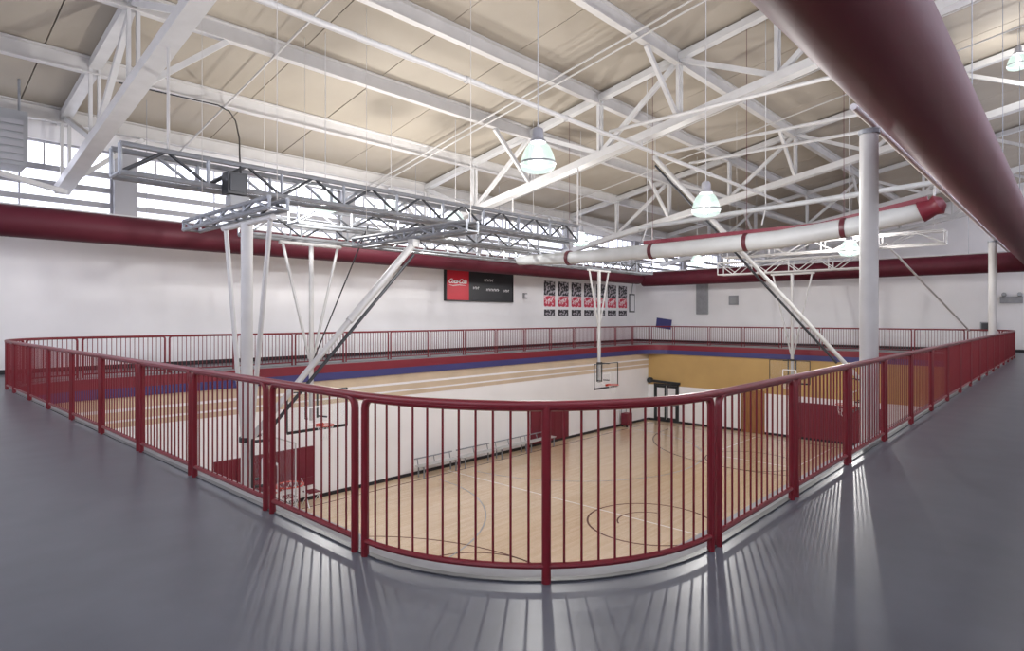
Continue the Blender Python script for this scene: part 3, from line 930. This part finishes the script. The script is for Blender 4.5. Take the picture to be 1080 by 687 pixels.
def door(k, ya_, yb_, zt, m, glass, label):
    e_ = bpy.data.objects.new('door_%d' % k, None)
    e_.location = (LX1, (ya_ + yb_) / 2, ZC)
    C.objects.link(e_)
    struct(e_, label)
    x = LX1
    f_ = MB().box((x - .05, ya_ - .08, ZC), (x, ya_, zt + .08)).box((x - .05, yb_, ZC), (x, yb_ + .08, zt + .08)).box((x - .05, ya_, zt), (x, yb_, zt + .08))
    f_.build('door_frame', M['dark_steel' if glass else m], e_)
    n = 2 if glass else 1
    for i in range(n):
        a0_, a1_ = ya_ + (yb_ - ya_) * i / n, ya_ + (yb_ - ya_) * (i + 1) / n
        lf = MB().box((x - .035, a0_ + .02, ZC + .01), (x - .005, a1_ - .02, zt - .01)).build('door_leaf', M[m], e_)
        if glass:
            for zz in ((ZC + .25, ZC + .95), (ZC + 1.1, zt - .15)):
                MB().box((x - .04, a0_ + .12, zz[0]), (x - .034, a1_ - .12, zz[1])).build('pane', M['paper'], lf)
        MB().box((x - .07, a1_ - .14, ZC + .98), (x - .035, a1_ - .08, ZC + 1.14)).build('door_handle', M['grey_steel'], lf)
door(1, 16.7, 18.1, ZC + 2.1, 'dark_steel', True, 'dark framed double door with pale panes near the far corner of the court')
door(2, 11.9, 12.95, ZC + 2.15, 'wood_door', False, 'brown wooden door in the far end wall of the court')
e = thing('door_closer_bar', (LX1, 17.5, -2.2), 'dark bar over the double door near the court corner', 'bar')
MB().bar((LX1 - .12, 18.4, -2.12), (LX1 - .12, 16.5, -2.2), .1, .14).build('bar', M['dark_steel'], e)
MB().tube((LX1 - .015, 18.4, -2.1), (LX1 - .2, 18.4, -2.1), .16, 12).build('round_end', M['dark_steel'], e, True)

def bench(x, label):
    e_ = thing('bench', (x, 18.1, ZC), label, 'bench', 'benches along the long wall')
    for k in range(3):
        MB().box((x - .95, 17.88 + .13 * k, ZC + .42), (x + .95, 17.99 + .13 * k, ZC + .455)).build('slat', M['white_steel'], e_)
    for dx in (-.8, .8):
        m_ = MB().bar((x + dx, 17.9, ZC), (x + dx, 17.9, ZC + .42), .04, .04).bar((x + dx, 18.22, ZC), (x + dx, 18.22, ZC + .42), .04, .04).bar((x + dx, 17.86, ZC + .4), (x + dx, 18.26, ZC + .4), .04, .04)
        m_.build('leg_frame', M['grey_steel'], e_)
    MB().tube((x - .93, 18.3, ZC + .68), (x + .93, 18.3, ZC + .68), .025, 8).build('back_rail', M['grey_steel'], e_, True)
    for dx in (-.8, 0, .8):
        MB().tube((x + dx, 18.24, ZC + .42), (x + dx, 18.3, ZC + .68), .018, 8).build('back_post', M['grey_steel'], e_, True)
for x, lab in ((15.3, 'white low bench along the long wall, nearest of the four'), (17.4, 'white low bench along the long wall, second of the four'),
               (19.5, 'white low bench along the long wall, third of the four'), (21.4, 'white low bench along the long wall, ending at the maroon pads')):
    bench(x, lab)
def chair(x, y, label):
    e_ = thing('folding_chair', (x, y, ZC), label, 'chair', 'folding chairs by the wall pads')
    MB().box((x - .2, y - .2, ZC + .43), (x + .2, y + .2, ZC + .46)).build('seat', M['pad'], e_)
    MB().bar((x - .19, y + .24, ZC + .74), (x + .19, y + .24, ZC + .74), .03, .22).build('backrest', M['pad'], e_)
    for s in (-1, 1):
        MB().tube((x + s * .21, y - .25, ZC), (x + s * .21, y + .26, ZC + .86), .014, 8).build('leg', M['print_white'], e_, True)
        MB().tube((x + s * .21, y + .25, ZC), (x + s * .21, y - .16, ZC + .45), .014, 8).build('leg', M['print_white'], e_, True)
chair(8.05, 18.0, 'white framed folding chair before the maroon pads, nearest the thick hoop mast')
chair(9.2, 18.0, 'white framed folding chair before the maroon pads, middle of the three')
chair(10.0, 18.0, 'white framed folding chair at the far edge of the maroon pads')
e = thing('floor_stand', (29.0, 18.25, ZC), 'dark maroon wheeled stand with a grey frame by the long wall near the corner', 'stand')
MB().box((28.75, 18.05, ZC + .1), (29.25, 18.45, ZC + .75)).build('bin', M['pad'], e)
for sx in (28.77, 29.23):
    MB().tube((sx, 18.43, ZC + .1), (sx, 18.43, ZC + 1.45), .02, 8).build('upright', M['plastic_grey'], e, True)
    MB().path([(sx, 18.1, ZC + .05), (sx + .03, 18.1, ZC + .05)], .05, 12).build('wheel', M['board_black'], e, True)
    MB().path([(sx, 18.4, ZC + .05), (sx + .03, 18.4, ZC + .05)], .05, 12).build('wheel', M['board_black'], e, True)
MB().tube((28.77, 18.43, ZC + 1.45), (29.23, 18.43, ZC + 1.45), .02, 8).build('handle', M['plastic_grey'], e, True)
